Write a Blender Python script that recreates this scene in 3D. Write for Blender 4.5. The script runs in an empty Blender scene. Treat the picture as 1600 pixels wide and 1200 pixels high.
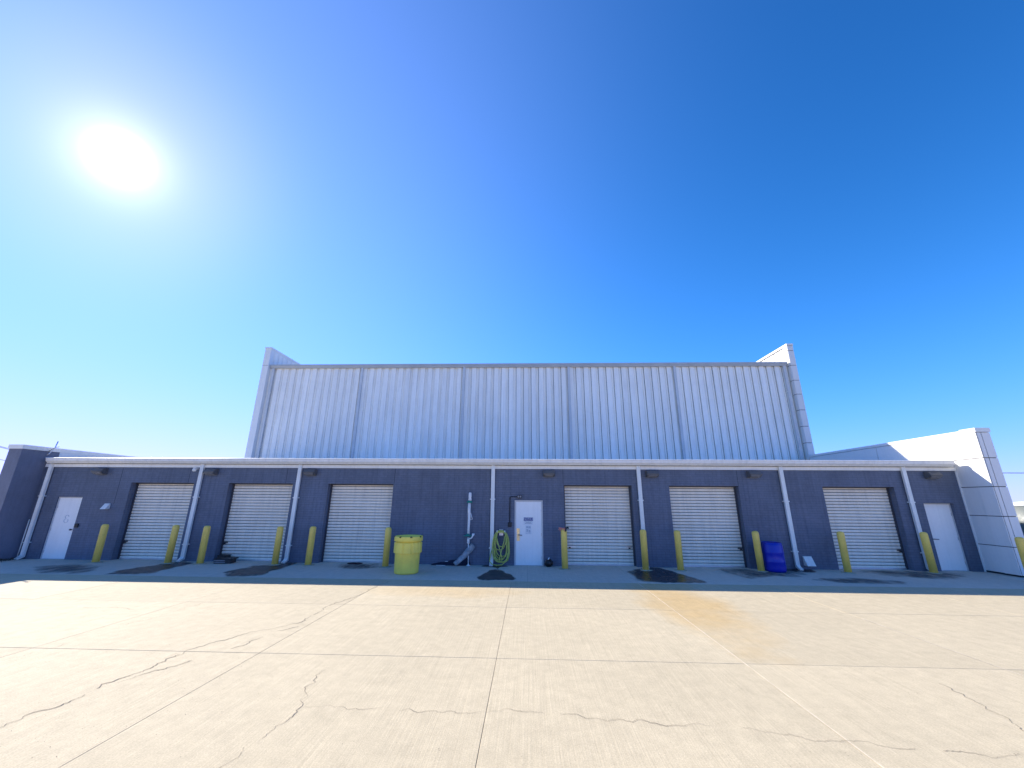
import bpy, bmesh, math, random
from mathutils import Vector, Matrix, Euler, noise
R = math.radians
random.seed(7)
S = bpy.context.scene
C = S.collection

# ------------------------------------------------------------------ camera
CAM_H, CAM_D, F_PX = 2.201, 15.063, 618.9
PITCH, YAW, ROLL = 0.28446, -0.03880, 0.00731
cp, sp, cy, sy = math.cos(PITCH), math.sin(PITCH), math.cos(YAW), math.sin(YAW)
Fw = Vector((cp*sy, cp*cy, sp)); Rt = Vector((cy, -sy, 0)); Up = Rt.cross(Fw)
Rt2 = math.cos(ROLL)*Rt + math.sin(ROLL)*Up; Up2 = -math.sin(ROLL)*Rt + math.cos(ROLL)*Up
cd = bpy.data.cameras.new('camera'); cam = bpy.data.objects.new('camera', cd); C.objects.link(cam)
m = Matrix((Rt2, Up2, -Fw)).transposed().to_4x4(); m.translation = Vector((0, -CAM_D, CAM_H))
cam.matrix_world = m
cd.sensor_width = 36; cd.sensor_fit = 'HORIZONTAL'; cd.lens = F_PX/1600*36; cd.clip_end = 5000
S.camera = cam

# ------------------------------------------------------------------ light
SUN_EL, SUN_AZ = R(32.7), R(-53.3)          # azimuth from +Y, negative towards -X
SUN_STRENGTH, SKY_STRENGTH, EXPOSURE = 4.4, 0.15, 1.0
sd = Vector((math.sin(SUN_AZ)*math.cos(SUN_EL), math.cos(SUN_AZ)*math.cos(SUN_EL), math.sin(SUN_EL)))
w = bpy.data.worlds.new('World'); S.world = w; w.use_nodes = True
nt = w.node_tree; nt.nodes.clear()
out = nt.nodes.new('ShaderNodeOutputWorld'); bg = nt.nodes.new('ShaderNodeBackground')
sky = nt.nodes.new('ShaderNodeTexSky'); sky.sky_type = 'NISHITA'; sky.sun_disc = False
sky.sun_elevation = SUN_EL; sky.sun_rotation = SUN_AZ
sky.altitude = 1000; sky.air_density = 1.0; sky.dust_density = 0.0; sky.ozone_density = 5.0
# circumsolar aureole: forward scatter of the visible sun in hazy air
tc = nt.nodes.new('ShaderNodeTexCoord'); dp = nt.nodes.new('ShaderNodeVectorMath'); dp.operation = 'DOT_PRODUCT'
dp.inputs[1].default_value = sd
nt.links.new(tc.outputs['Generated'], dp.inputs[0])
def wmath(op, a, b, clamp=False):
    n = nt.nodes.new('ShaderNodeMath'); n.operation = op; n.use_clamp = clamp
    for i, v in enumerate((a, b)):
        if isinstance(v, (int, float)): n.inputs[i].default_value = v
        else: nt.links.new(v, n.inputs[i])
    return n.outputs[0]
# clear, deep blue sky: per channel contrast of the sky texture with a soft shoulder towards the horizon
GAIN = 1.26/(SKY_STRENGTH*2**EXPOSURE)
sr = nt.nodes.new('ShaderNodeSeparateColor'); nt.links.new(sky.outputs[0], sr.inputs[0])
cr = nt.nodes.new('ShaderNodeCombineColor')
for i, (k, ga, sh) in enumerate(((.062, 1.9, 1.3), (.148, 1.75, 1.3), (.150, 1.6, .36))):
    v = wmath('MULTIPLY', wmath('POWER', sr.outputs[i], ga), k)
    v = wmath('DIVIDE', v, wmath('ADD', wmath('MULTIPLY', v, sh), 1.0))
    nt.links.new(wmath('MULTIPLY', v, GAIN), cr.inputs[i])
d0 = wmath('MAXIMUM', dp.outputs['Value'], 0.0)
last = cr.outputs[0]
for n_, amp, colr in ((6000.0, 30.0, (1.0, .96, .88)), (600.0, .5, (1.0, .9, .8)), (60.0, .28, (1.0, .70, .4)), (4.0, .155, (1.0, .80, .85))):
    cb = nt.nodes.new('ShaderNodeVectorMath'); cb.operation = 'SCALE'; cb.inputs[0].default_value = colr
    nt.links.new(wmath('MULTIPLY', wmath('POWER', d0, n_), amp*GAIN), cb.inputs['Scale'])
    mx = nt.nodes.new('ShaderNodeMix'); mx.data_type = 'RGBA'; mx.blend_type = 'ADD'; mx.inputs[0].default_value = 1.0
    nt.links.new(last, mx.inputs[6]); nt.links.new(cb.outputs[0], mx.inputs[7]); last = mx.outputs[2]
nt.links.new(mx.outputs[2], bg.inputs[0]); bg.inputs[1].default_value = SKY_STRENGTH
nt.links.new(bg.outputs[0], out.inputs[0])
sl = bpy.data.lights.new('sun', 'SUN'); so = bpy.data.objects.new('sun', sl); C.objects.link(so)
sl.energy = SUN_STRENGTH; sl.angle = R(0.5); sl.color = (1.0, 0.93, 0.82)
so.rotation_euler = (-sd).to_track_quat('-Z', 'Y').to_euler(); so.location = (-30, 20, 30)
S.view_settings.view_transform = 'Standard'; S.view_settings.look = 'None'
S.view_settings.exposure = EXPOSURE; S.view_settings.gamma = 1.0
S.view_settings.use_curve_mapping = False
S.render.resolution_x = 1024; S.render.resolution_y = 768

# ------------------------------------------------------------------ materials
def mat(name, col, rough=0.6, metal=0.0, var=0.12, vscale=1.5, streak=0.0, bump=0.0, bscale=60.0, speck=0.0, rnd=0.0, spec=0.5):
    """principled with two scales of colour variation, vertical dirt streaks and fine bump, in world space"""
    M = bpy.data.materials.new(name); M.use_nodes = True
    t = M.node_tree; b = t.nodes['Principled BSDF']
    b.inputs['Roughness'].default_value = rough; b.inputs['Metallic'].default_value = metal
    b.inputs['Specular IOR Level'].default_value = spec
    g = t.nodes.new('ShaderNodeNewGeometry')
    def nz(scale, det=4, vec=None, r=0.55):
        n = t.nodes.new('ShaderNodeTexNoise'); n.inputs['Scale'].default_value = scale
        n.inputs['Detail'].default_value = det; n.inputs['Roughness'].default_value = r
        t.links.new(vec or g.outputs['Position'], n.inputs['Vector']); return n.outputs['Fac']
    def mr(v, a, b_, c, d):
        n = t.nodes.new('ShaderNodeMapRange'); t.links.new(v, n.inputs[0])
        for i, q in enumerate((a, b_, c, d)): n.inputs[i+1].default_value = q
        return n.outputs[0]
    def mul(a, b_):
        n = t.nodes.new('ShaderNodeMath'); n.operation = 'MULTIPLY'; t.links.new(a, n.inputs[0]); t.links.new(b_, n.inputs[1]); return n.outputs[0]
    k = mul(mr(nz(vscale), .3, .7, 1-var, 1+var), mr(nz(vscale*14, 6), .3, .7, 1-var*.5, 1+var*.5))
    if streak:
        mp = t.nodes.new('ShaderNodeMapping'); mp.inputs['Scale'].default_value = (9, 9, .5)
        t.links.new(g.outputs['Position'], mp.inputs[0])
        k = mul(k, mr(nz(1.0, 5, mp.outputs[0], .65), .45, .75, 1.0, 1-streak))
    if rnd:
        oi = t.nodes.new('ShaderNodeObjectInfo'); k = mul(k, mr(oi.outputs['Random'], 0, 1, 1-rnd, 1+rnd))
    if speck:
        k = mul(k, mr(nz(vscale*40, 2), .62, .70, 1.0, 1-speck))
    sc = t.nodes.new('ShaderNodeVectorMath'); sc.operation = 'SCALE'; sc.inputs[0].default_value = col
    t.links.new(k, sc.inputs['Scale']); t.links.new(sc.outputs[0], b.inputs['Base Color'])
    rr = mr(nz(vscale*3), .3, .7, max(0, rough-.08), min(1, rough+.08)); t.links.new(rr, b.inputs['Roughness'])
    if bump:
        bp = t.nodes.new('ShaderNodeBump'); bp.inputs['Strength'].default_value = bump; bp.inputs['Distance'].default_value = .01
        t.links.new(nz(bscale, 5), bp.inputs['Height']); t.links.new(bp.outputs[0], b.inputs['Normal'])
    M['_b'] = 1
    return M

def brick_mat(name, col):
    M = mat(name, col, rough=0.55, var=0.15, vscale=.7, streak=.24)
    t = M.node_tree; b = t.nodes['Principled BSDF']; g = [n for n in t.nodes if n.type == 'NEW_GEOMETRY'][0]
    sx = t.nodes.new('ShaderNodeSeparateXYZ'); t.links.new(g.outputs['Position'], sx.inputs[0])
    ad = t.nodes.new('ShaderNodeMath'); ad.operation = 'ADD'; t.links.new(sx.outputs[0], ad.inputs[0]); t.links.new(sx.outputs[1], ad.inputs[1])
    cx = t.nodes.new('ShaderNodeCombineXYZ'); t.links.new(ad.outputs[0], cx.inputs[0]); t.links.new(sx.outputs[2], cx.inputs[1])
    br = t.nodes.new('ShaderNodeTexBrick'); t.links.new(cx.outputs[0], br.inputs['Vector'])
    br.inputs['Scale'].default_value = 1; br.inputs['Mortar Size'].default_value = .006; br.inputs['Mortar Smooth'].default_value = .3
    br.inputs['Brick Width'].default_value = .30; br.inputs['Row Height'].default_value = .0825
    br.inputs['Color1'].default_value = (1, 1, 1, 1); br.inputs['Color2'].default_value = (.93, .93, .93, 1); br.inputs['Mortar'].default_value = (.70, .70, .70, 1)
    old = b.inputs['Base Color'].links[0].from_socket
    mm = t.nodes.new('ShaderNodeMix'); mm.data_type = 'RGBA'; mm.blend_type = 'MULTIPLY'; mm.inputs[0].default_value = 1
    t.links.new(old, mm.inputs[6]); t.links.new(br.outputs['Color'], mm.inputs[7]); t.links.new(mm.outputs[2], b.inputs['Base Color'])
    bp = t.nodes.new('ShaderNodeBump'); bp.inputs['Strength'].default_value = .7; bp.inputs['Distance'].default_value = .006; bp.invert = True
    t.links.new(br.outputs['Fac'], bp.inputs['Height']); t.links.new(bp.outputs[0], b.inputs['Normal'])
    return M

def concrete_mat(name, base, warm=True):
    M = bpy.data.materials.new(name); M.use_nodes = True
    t = M.node_tree; b = t.nodes['Principled BSDF']; b.inputs['Specular IOR Level'].default_value = .3
    g = t.nodes.new('ShaderNodeNewGeometry'); P = g.outputs['Position']
    def nz(scale, det=5, r=.55, sc=None, rot=0):
        n = t.nodes.new('ShaderNodeTexNoise'); n.inputs['Scale'].default_value = scale; n.inputs['Detail'].default_value = det; n.inputs['Roughness'].default_value = r
        if sc:
            mp = t.nodes.new('ShaderNodeMapping'); mp.inputs['Scale'].default_value = sc; mp.inputs['Rotation'].default_value = (0, 0, rot)
            t.links.new(P, mp.inputs[0]); t.links.new(mp.outputs[0], n.inputs['Vector'])
        else: t.links.new(P, n.inputs['Vector'])
        return n.outputs['Fac']
    def mr(v, a, b_, c, d):
        n = t.nodes.new('ShaderNodeMapRange'); t.links.new(v, n.inputs[0])
        for i, q in enumerate((a, b_, c, d)): n.inputs[i+1].default_value = q
        return n.outputs[0]
    def mt(op, a, c):
        n = t.nodes.new('ShaderNodeMath'); n.operation = op
        for i, q in enumerate((a, c)):
            if isinstance(q, (int, float)): n.inputs[i].default_value = q
            else: t.links.new(q, n.inputs[i])
        return n.outputs[0]
    broom = nz(1, 3, .6, (70, .7, 1), .015)
    k = mt('MULTIPLY', mr(nz(.35, 4), .3, .7, .95, 1.04), mr(nz(5, 10, .72), .3, .7, .88, 1.08))
    k = mt('MULTIPLY', k, mr(broom, .3, .7, .90, 1.07))
    k = mt('MULTIPLY', k, mr(nz(75, 4), .35, .7, 1.07, .84))
    k = mt('MULTIPLY', k, mr(nz(1.6, 9, .7), .60, .74, 1.0, .86))        # blotchy traffic marks
    k = mt('MULTIPLY', k, mr(nz(38, 2), .735, .76, 1.0, .45))             # small dark specks
    oi = t.nodes.new('ShaderNodeObjectInfo')
    k = mt('MULTIPLY', k, mr(oi.outputs['Random'], 0, 1, .93, 1.03))
    col = t.nodes.new('ShaderNodeMix'); col.data_type = 'RGBA'
    col.inputs[6].default_value = (*base, 1); col.inputs[7].default_value = (base[0]*.98, base[1]*.80, base[2]*.52, 1)
    if warm:
        sx = t.nodes.new('ShaderNodeSeparateXYZ'); t.links.new(P, sx.inputs[0])
        def blob(cx_, cy_, rx, ry):
            a = mt('DIVIDE', mt('SUBTRACT', sx.outputs[0], cx_), rx); c = mt('DIVIDE', mt('SUBTRACT', sx.outputs[1], cy_), ry)
            d = mt('ADD', mt('MULTIPLY', a, a), mt('MULTIPLY', c, c))
            d = mt('ADD', d, mr(nz(.9, 6, .65), .2, .8, -.7, .7))
            return mr(d, 0, 1.25, 1.0, 0.0)
        f = mt('MAXIMUM', mt('MULTIPLY', blob(3.55, -4.9, 1.0, 3.2), .75), mt('MULTIPLY', blob(-2.0, -4.2, 2.0, .7), .4))
        t.links.new(f, col.inputs[0])
    else: col.inputs[0].default_value = 0
    sc = t.nodes.new('ShaderNodeVectorMath'); sc.operation = 'SCALE'
    t.links.new(col.outputs[2], sc.inputs[0]); t.links.new(k, sc.inputs['Scale']); t.links.new(sc.outputs[0], b.inputs['Base Color'])
    b.inputs['Roughness'].default_value = .85
    bp = t.nodes.new('ShaderNodeBump'); bp.inputs['Strength'].default_value = .35; bp.inputs['Distance'].default_value = .006
    h = mt('ADD', mt('MULTIPLY', broom, 1.0), mt('MULTIPLY', nz(90, 4), .6))
    t.links.new(h, bp.inputs['Height']); t.links.new(bp.outputs[0], b.inputs['Normal'])
    return M

def stain_mat(name, col, rough, streaky=.9, soft=.15, strength=.92):
    M = mat(name, col, rough=rough, var=.35, vscale=2.0, bump=.15, bscale=30)
    t = M.node_tree; b = t.nodes['Principled BSDF']
    at = t.nodes.new('ShaderNodeAttribute'); at.attribute_name = 'fade'
    g = [n for n in t.nodes if n.type == 'NEW_GEOMETRY'][0]
    mp = t.nodes.new('ShaderNodeMapping'); mp.inputs['Scale'].default_value = (3.2, 1.3, 1.0); mp.inputs['Rotation'].default_value = (0, 0, .5)
    t.links.new(g.outputs['Position'], mp.inputs[0])
    n = t.nodes.new('ShaderNodeTexNoise'); n.inputs['Scale'].default_value = 1.0; n.inputs['Detail'].default_value = 9; n.inputs['Roughness'].default_value = .68
    t.links.new(mp.outputs[0], n.inputs['Vector'])
    a = t.nodes.new('ShaderNodeMath'); a.operation = 'MULTIPLY_ADD'; t.links.new(n.outputs['Fac'], a.inputs[0]); a.inputs[1].default_value = streaky
    t.links.new(at.outputs['Fac'], a.inputs[2])
    r = t.nodes.new('ShaderNodeMapRange'); r.inputs[1].default_value = .25+.5*streaky; r.inputs[2].default_value = .45+.5*streaky+soft; r.inputs[4].default_value = strength
    t.links.new(a.outputs[0], r.inputs[0]); t.links.new(r.outputs[0], b.inputs['Alpha'])
    return M

M = {}
M['concrete'] = concrete_mat('concrete', (.565, .475, .315))
M['apron'] = concrete_mat('apron_concrete', (.66, .58, .47), warm=False)
M['joint'] = mat('joint_filler', (.26, .22, .17), .9)
M['sealant'] = mat('joint_sealant', (.70, .61, .46), .8, var=.2, vscale=6)
M['crack'] = mat('crack_dirt', (.19, .16, .125), .95, var=.3, vscale=5)
M['field'] = mat('dry_field', (.16, .16, .08), .95, var=.3, vscale=.2)
M['stain'] = stain_mat('wet_stain', (.040, .040, .040), .45, 1.2, .25, .9)
M['puddle'] = stain_mat('puddle', (.030, .028, .026), .30)
M['patch'] = stain_mat('asphalt_patch', (.055, .055, .05), .8)
M['dirt'] = stain_mat('dirt_smear', (.10, .10, .095), .7, 2.2, .6, .7)
M['brick'] = brick_mat('painted_brick', (.128, .152, .205))
M['plaster'] = mat('dark_plaster', (.165, .18, .23), .7, var=.1, streak=.12, bump=.2, bscale=40)
M['white_metal'] = mat('white_metal_trim', (.88, .85, .77), .45, var=.05, streak=.10)
M['gutter'] = mat('gutter_metal', (.88, .86, .80), .4, var=.05, vscale=.7, streak=.15)
M['spout'] = mat('downspout_metal', (.84, .83, .76), .4, var=.06, streak=.12)
M['panel'] = mat('ribbed_metal', (.96, .93, .84), .42, var=.04, vscale=.5, streak=.14, rnd=.035)
M['upgutter'] = mat('upper_gutter', (.44, .46, .46), .4, var=.08)
M['upspout'] = mat('upper_downspout_metal', (.62, .63, .61), .4, var=.06, streak=.1)
M['acm'] = mat('white_panel', (.80, .78, .72), .4, var=.03, vscale=.6, streak=.05)
M['acm_grey'] = mat('grey_panel', (.83, .82, .77), .4, var=.04, vscale=.6, streak=.06)
M['gap'] = mat('dark_gap', (.03, .03, .035), .8)
M['roof'] = mat('roof_membrane', (.55, .55, .53), .8)
M['slat'] = mat('door_slat', (.94, .84, .68), .45, var=.05, vscale=1.0, streak=.16, rnd=.04)
M['steel'] = mat('dark_steel', (.09, .09, .10), .5, metal=.5)
M['galv'] = mat('galvanised', (.60, .60, .60), .35, metal=.8)
M['doorpaint'] = mat('door_paint', (.94, .91, .85), .4, var=.035, vscale=1.2, streak=.06)
M['frame'] = mat('door_frame', (.62, .61, .58), .45, var=.06)
M['brass'] = mat('brass', (.80, .62, .33), .3, metal=.7)
M['black'] = mat('black_plastic', (.015, .015, .017), .5)
M['housing'] = mat('light_housing', (.12, .12, .12), .45, var=.1)
M['lens'] = mat('light_lens', (.25, .25, .26), .25)
M['yellow'] = mat('bollard_yellow', (1.0, .68, .13), .5, var=.10, vscale=1.6, streak=.16, speck=.35, bump=.15, bscale=50)
M['collar'] = mat('bollard_grout', (.42, .38, .26), .9, var=.2, vscale=8)
M['drum'] = mat('drum_yellow', (1.0, .78, .12), .5, var=.08, vscale=4, speck=.18, streak=.08)
M['drumdark'] = mat('drum_slot', (.10, .085, .02), .7)
M['blue'] = mat('barrel_blue', (.002, .018, .36), .35, var=.08, vscale=3)
M['hose'] = mat('hose_green', (.52, .54, .12), .45, var=.12, vscale=9)
M['pvc'] = mat('white_pvc', (.83, .82, .77), .4, var=.12, vscale=9, speck=.2)
M['green'] = mat('green_plastic', (.02, .24, .17), .4, var=.1)
M['tarp'] = mat('grey_tarp', (.33, .34, .34), .75, var=.3, vscale=6, bump=.6, bscale=25)
M['navytarp'] = mat('navy_tarp', (.012, .014, .035), .5, var=.2, vscale=4, bump=.5, bscale=14)
M['bag'] = mat('black_bag', (.010, .009, .009), .3, bump=.5, bscale=20)
M['pink'] = mat('glove_pink', (.70, .25, .18), .8, var=.15, vscale=20)
M['paper'] = mat('paper', (.80, .80, .78), .7, var=.03)
M['ink'] = mat('grey_ink', (.30, .31, .33), .7)
M['noticeblue'] = mat('notice_blue', (.02, .05, .22), .5)
M['faint'] = mat('faint_decal', (.52, .55, .58), .6, var=.2, vscale=20)
M['leaf'] = mat('dry_leaf', (.10, .07, .04), .9, var=.5, vscale=12)
M['rag'] = mat('dark_red_rag', (.05, .018, .018), .9)
M['wood'] = mat('pole_wood', (.10, .075, .05), .9)
M['cable'] = mat('cable_black', (.03, .03, .03), .6)
M['cable_w'] = mat('cable_white', (.80, .80, .80), .5)
M['tank'] = mat('tank_paint', (.16, .18, .17), .5)
M['tanktop'] = mat('tank_dome', (.68, .70, .70), .4)

# ------------------------------------------------------------------ mesh helpers
def mesh(name, bm, mats, smooth=False):
    me = bpy.data.meshes.new(name); bm.normal_update(); bm.to_mesh(me); bm.free()
    for q in (mats if isinstance(mats, (list, tuple)) else [mats]): me.materials.append(M[q])
    if smooth:
        for p in me.polygons: p.use_smooth = True
    return me
def ob(name, data, parent=None, loc=None, rot=None):
    o = bpy.data.objects.new(name, data); C.objects.link(o)
    if parent: o.parent = parent
    if loc is not None: o.location = loc
    if rot is not None: o.rotation_euler = rot
    return o
def tag(o, label, cat, group=None, kind=None):
    o['label'] = label
    if cat: o['category'] = cat
    if group: o['group'] = group
    if kind: o['kind'] = kind
    return o
def thing(name, label, cat, loc=(0, 0, 0), group=None, rotz=0):
    o = ob(name, None, None, loc, (0, 0, rotz)); o.empty_display_size = .2
    return tag(o, label, cat, group)
def box(bm, x0, x1, y0, y1, z0, z1, mi=0, bev=0.0):
    vs = [bm.verts.new(q) for q in ((x0,y0,z0),(x1,y0,z0),(x1,y1,z0),(x0,y1,z0),(x0,y0,z1),(x1,y0,z1),(x1,y1,z1),(x0,y1,z1))]
    fs = [bm.faces.new([vs[i] for i in f]) for f in ((0,3,2,1),(4,5,6,7),(0,1,5,4),(1,2,6,5),(2,3,7,6),(3,0,4,7))]
    for f in fs: f.material_index = mi
    if bev:
        es = list({e for f in fs for e in f.edges})
        r = bmesh.ops.bevel(bm, geom=es, offset=bev, segments=2, affect='EDGES', profile=.6)
        for f in r['faces']: f.material_index = mi
def boxmesh(name, d, m_, bev=0.0):
    bm = bmesh.new(); box(bm, *d, bev=bev); return mesh(name, bm, m_)
def part(name, d, m_, parent, bev=0.0, loc=None):
    return ob(name, boxmesh(name, d, m_, bev), parent, loc)
def prism(bm, prof, a0, a1, axis='x', mi=0):
    """closed polygon prof extruded along an axis; prof in the two other axes in order"""
    def P(a, u, v): return {'x': (a, u, v), 'y': (u, a, v), 'z': (u, v, a)}[axis]
    A = [bm.verts.new(P(a0, *q)) for q in prof]; B = [bm.verts.new(P(a1, *q)) for q in prof]
    n = len(prof)
    fs = [bm.faces.new((A[i], A[(i+1) % n], B[(i+1) % n], B[i])) for i in range(n)]
    fs += [bm.faces.new(A[::-1]), bm.faces.new(B)]
    for f in fs: f.material_index = mi
    bmesh.ops.recalc_face_normals(bm, faces=fs)
    return fs
def lathe(bm, prof, seg=32, mi=0, cx=0, cy=0, rmod=None):
    rings = []
    for r, z in prof:
        rings.append([bm.verts.new((cx+(r if not rmod else rmod(r, z, 2*math.pi*i/seg))*math.cos(2*math.pi*i/seg),
                                    cy+(r if not rmod else rmod(r, z, 2*math.pi*i/seg))*math.sin(2*math.pi*i/seg), z)) for i in range(seg)])
    for a, b in zip(rings, rings[1:]):
        for i in range(seg):
            f = bm.faces.new((a[i], a[(i+1) % seg], b[(i+1) % seg], b[i])); f.material_index = mi; f.smooth = True
    for rg, rev in ((rings[0], True), (rings[-1], False)):
        f = bm.faces.new(rg[::-1] if rev else rg); f.material_index = mi
def tube(bm, pts, rad, seg=8, mi=0, caps=True):
    pts = [Vector(p) for p in pts]; n = len(pts)
    rads = rad if isinstance(rad, (list, tuple)) else [rad]*n
    rings = []; up = Vector((0, 0, 1)); prev = None
    for i, p in enumerate(pts):
        d = (pts[min(i+1, n-1)]-pts[max(i-1, 0)]).normalized()
        if prev is None:
            u = d.cross(up) if abs(d.z) < .95 else d.cross(Vector((1, 0, 0)))
        else: u = prev-d*prev.dot(d)
        u.normalize(); v = d.cross(u); prev = u
        rings.append([bm.verts.new(p+(u*math.cos(2*math.pi*k/seg)+v*math.sin(2*math.pi*k/seg))*rads[i]) for k in range(seg)])
    for a, b in zip(rings, rings[1:]):
        for k in range(seg):
            f = bm.faces.new((a[k], a[(k+1) % seg], b[(k+1) % seg], b[k])); f.material_index = mi; f.smooth = True
    if caps:
        for rg in (rings[0][::-1], rings[-1]):
            f = bm.faces.new(rg); f.material_index = mi
def tubeob(name, pts, rad, m_, parent=None, seg=8):
    bm = bmesh.new(); tube(bm, pts, rad, seg); bmesh.ops.recalc_face_normals(bm, faces=bm.faces); return ob(name, mesh(name, bm, m_), parent)
def latheob(name, prof, m_, parent=None, loc=None, seg=32, rmod=None):
    bm = bmesh.new(); lathe(bm, prof, seg, rmod=rmod); bmesh.ops.recalc_face_normals(bm, faces=bm.faces); return ob(name, mesh(name, bm, m_), parent, loc)
def text_into(bm, s, size, cx, cz, y, mi):
    cu = bpy.data.curves.new('t', 'FONT'); cu.body = s; cu.size = size; cu.align_x = 'CENTER'; cu.align_y = 'CENTER'; cu.extrude = .0005
    o = bpy.data.objects.new('t', cu); C.objects.link(o); bpy.context.view_layer.update()
    me = bpy.data.meshes.new_from_object(o.evaluated_get(bpy.context.evaluated_depsgraph_get()))
    k = len(bm.verts); nf = len(bm.faces); bm.from_mesh(me); bm.verts.ensure_lookup_table(); bm.faces.ensure_lookup_table()
    for v in bm.verts[k:]: x, yy, z = v.co; v.co = (cx+x, y-z, cz+yy)
    for f in bm.faces[nf:]: f.material_index = mi
    bpy.data.objects.remove(o); bpy.data.curves.remove(cu)

# ================================================================== GROUND
bm = bmesh.new(); box(bm, -2500, 2500, -2500, 2500, -.6, -.08)
g = ob('ground', mesh('ground', bm, 'field')); tag(g, 'flat dry ground reaching the horizon around the yard', None, kind='structure')
bm = bmesh.new(); box(bm, -70, 70, -75, 40, -.07, -.035)
yard = ob('concrete_yard', mesh('concrete_yard', bm, 'concrete')); tag(yard, 'sunlit concrete yard of jointed slabs in front of the building', None, kind='structure')
bm = bmesh.new(); box(bm, -42.5, 42.5, -31.5, .35, -.034, -.012)
ob('joint_filler', mesh('joint_filler', bm, 'joint'), yard)
SX, SY, GAP = 3.52, 2.83, .004
bmx = bmesh.new(); box(bmx, GAP/2, SX-GAP/2, GAP/2, SY-GAP/2, -.10, 0)
bmesh.ops.bevel(bmx, geom=[e for e in bmx.edges if all(v.co.z > -.01 for v in e.verts)], offset=.003, segments=1, affect='EDGES')
slab_me = mesh('slab', bmx, 'concrete')
for j in range(10):
    for i in range(-12, 12):
        ob('slab', slab_me, yard, (-.45+i*SX, -2.80-(j+1)*SY, -random.random()*.003))
AX = 3.13
bmx = bmesh.new(); box(bmx, GAP/2, AX-GAP/2, 0, 2.80+.4-GAP/2, -.10, 0)
bmesh.ops.bevel(bmx, geom=[e for e in bmx.edges if all(v.co.z > -.01 for v in e.verts)], offset=.003, segments=1, affect='EDGES')
ap_me = mesh('apron_slab', bmx, 'apron')
for i in range(-12, 12):
    ob('apron_slab', ap_me, yard, (i*AX, -2.80+GAP/2, -random.random()*.003))
for x, yy0, yy1 in ((3.07, -19, -2.83), (6.59, -11, -6.0)):
    bm = bmesh.new(); n = 60
    vs = []
    for k in range(n+1):
        y = yy0+(yy1-yy0)*k/n; w_ = .0055+.004*noise.noise(Vector((x, y*3, 0)))
        vs.append((bm.verts.new((x-w_, y, .0015)), bm.verts.new((x+w_, y, .0015))))
    for a, b in zip(vs, vs[1:]): bm.faces.new((a[0], a[1], b[1], b[0]))
    ob('joint_sealant', mesh('joint_sealant', bm, 'sealant'), yard)

# cracks: jagged open splits, filled with dirt
def crack(pts, w0, seed, breaks=0.0):
    rnd = random.Random(seed); fine = []
    for a, b in zip(pts, pts[1:]):
        a, b = Vector(a), Vector(b); L = (b-a).length; n = max(2, int(L/.022)); pn = Vector((-(b-a).y, (b-a).x)).normalized()
        for k in range(n):
            t = k/n; s = math.sin(math.pi*t)
            q = a.lerp(b, t); fine.append(q+pn*(noise.noise(Vector((q.x*3, q.y*3, seed)))*.07+noise.noise(Vector((q.x*9, q.y*9, seed+3)))*.06+noise.noise(Vector((q.x*31, q.y*31, seed+5)))*.022))
    bm = bmesh.new(); vs = []
    for i, q in enumerate(fine):
        d = (fine[min(i+1, len(fine)-1)]-fine[max(i-1, 0)]); nrm = Vector((-d.y, d.x)).normalized()
        ww = w0*.9*max(.38, .65+1.1*noise.noise(Vector((q.x*3, q.y*3, seed+9))))*min(1, .25+i/16, .25+(len(fine)-1-i)/16)
        z = .0025
        vs.append((bm.verts.new((*(q-nrm*ww), z)), bm.verts.new((*(q+nrm*ww), z)), noise.noise(Vector((q.x*2.3, q.y*2.3, seed+20)))))
    for a, b in zip(vs, vs[1:]):
        if a[2] > -.5+breaks: bm.faces.new((a[0], b[0], b[1], a[1]))
    ob('crack', mesh('crack', bm, 'crack'), yard)
crack([(-5.4,-11.6),(-5.23,-10.53),(-5.25,-10.26),(-5.16,-10.16),(-5.16,-9.79),(-5.12,-9.35),(-5.08,-8.9),(-5.06,-8.39),(-4.89,-7.95),(-4.73,-7.57),(-4.39,-7.31),(-4.19,-6.95),(-4.22,-6.31),(-4.26,-5.62),(-4.02,-4.92),(-3.9,-3.57),(-3.8,-2.9)], .0085, 1)
crack([(-4.75,-8.95),(-4.55,-8.53),(-4.44,-8.15),(-4.35,-7.73),(-4.2,-7.33),(-4.0,-7.0)], .007, 2, .35)
crack([(-5.1,-9.5),(-4.98,-9.29),(-4.87,-9.14),(-4.77,-8.95),(-4.6,-8.71)], .006, 3, .35)
crack([(-2.7,-11.6),(-2.63,-11.02),(-2.6,-10.75),(-2.49,-10.28),(-2.51,-9.98),(-2.59,-9.77),(-2.73,-9.17),(-2.72,-8.86)], .0045, 4, .1)
crack([(-2.46,-9.98),(-1.57,-9.97),(-.51,-10.01),(-.17,-9.91),(.59,-10.02),(.7,-10.08),(1.41,-10.12),(2.11,-10.14),(2.4,-10.19),(2.74,-10.34),(3.1,-10.34),(3.4,-10.41),(3.67,-10.45),(3.95,-10.49),(4.52,-10.48)], .003, 5, .2)
crack([(5.21,-8.96),(5.22,-9.27),(5.1,-9.61),(5.08,-9.82),(5.01,-10.05),(5.0,-11)], .006, 6, .15)
crack([(-7.34,-8.95),(-7.19,-8.38),(-7.2,-7.43),(-7.08,-6.37),(-7.02,-5.13)], .004, 8, .3)
crack([(-9.4,-6.3),(-8.6,-6.2),(-7.9,-6.35)], .004, 11, .3)

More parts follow.
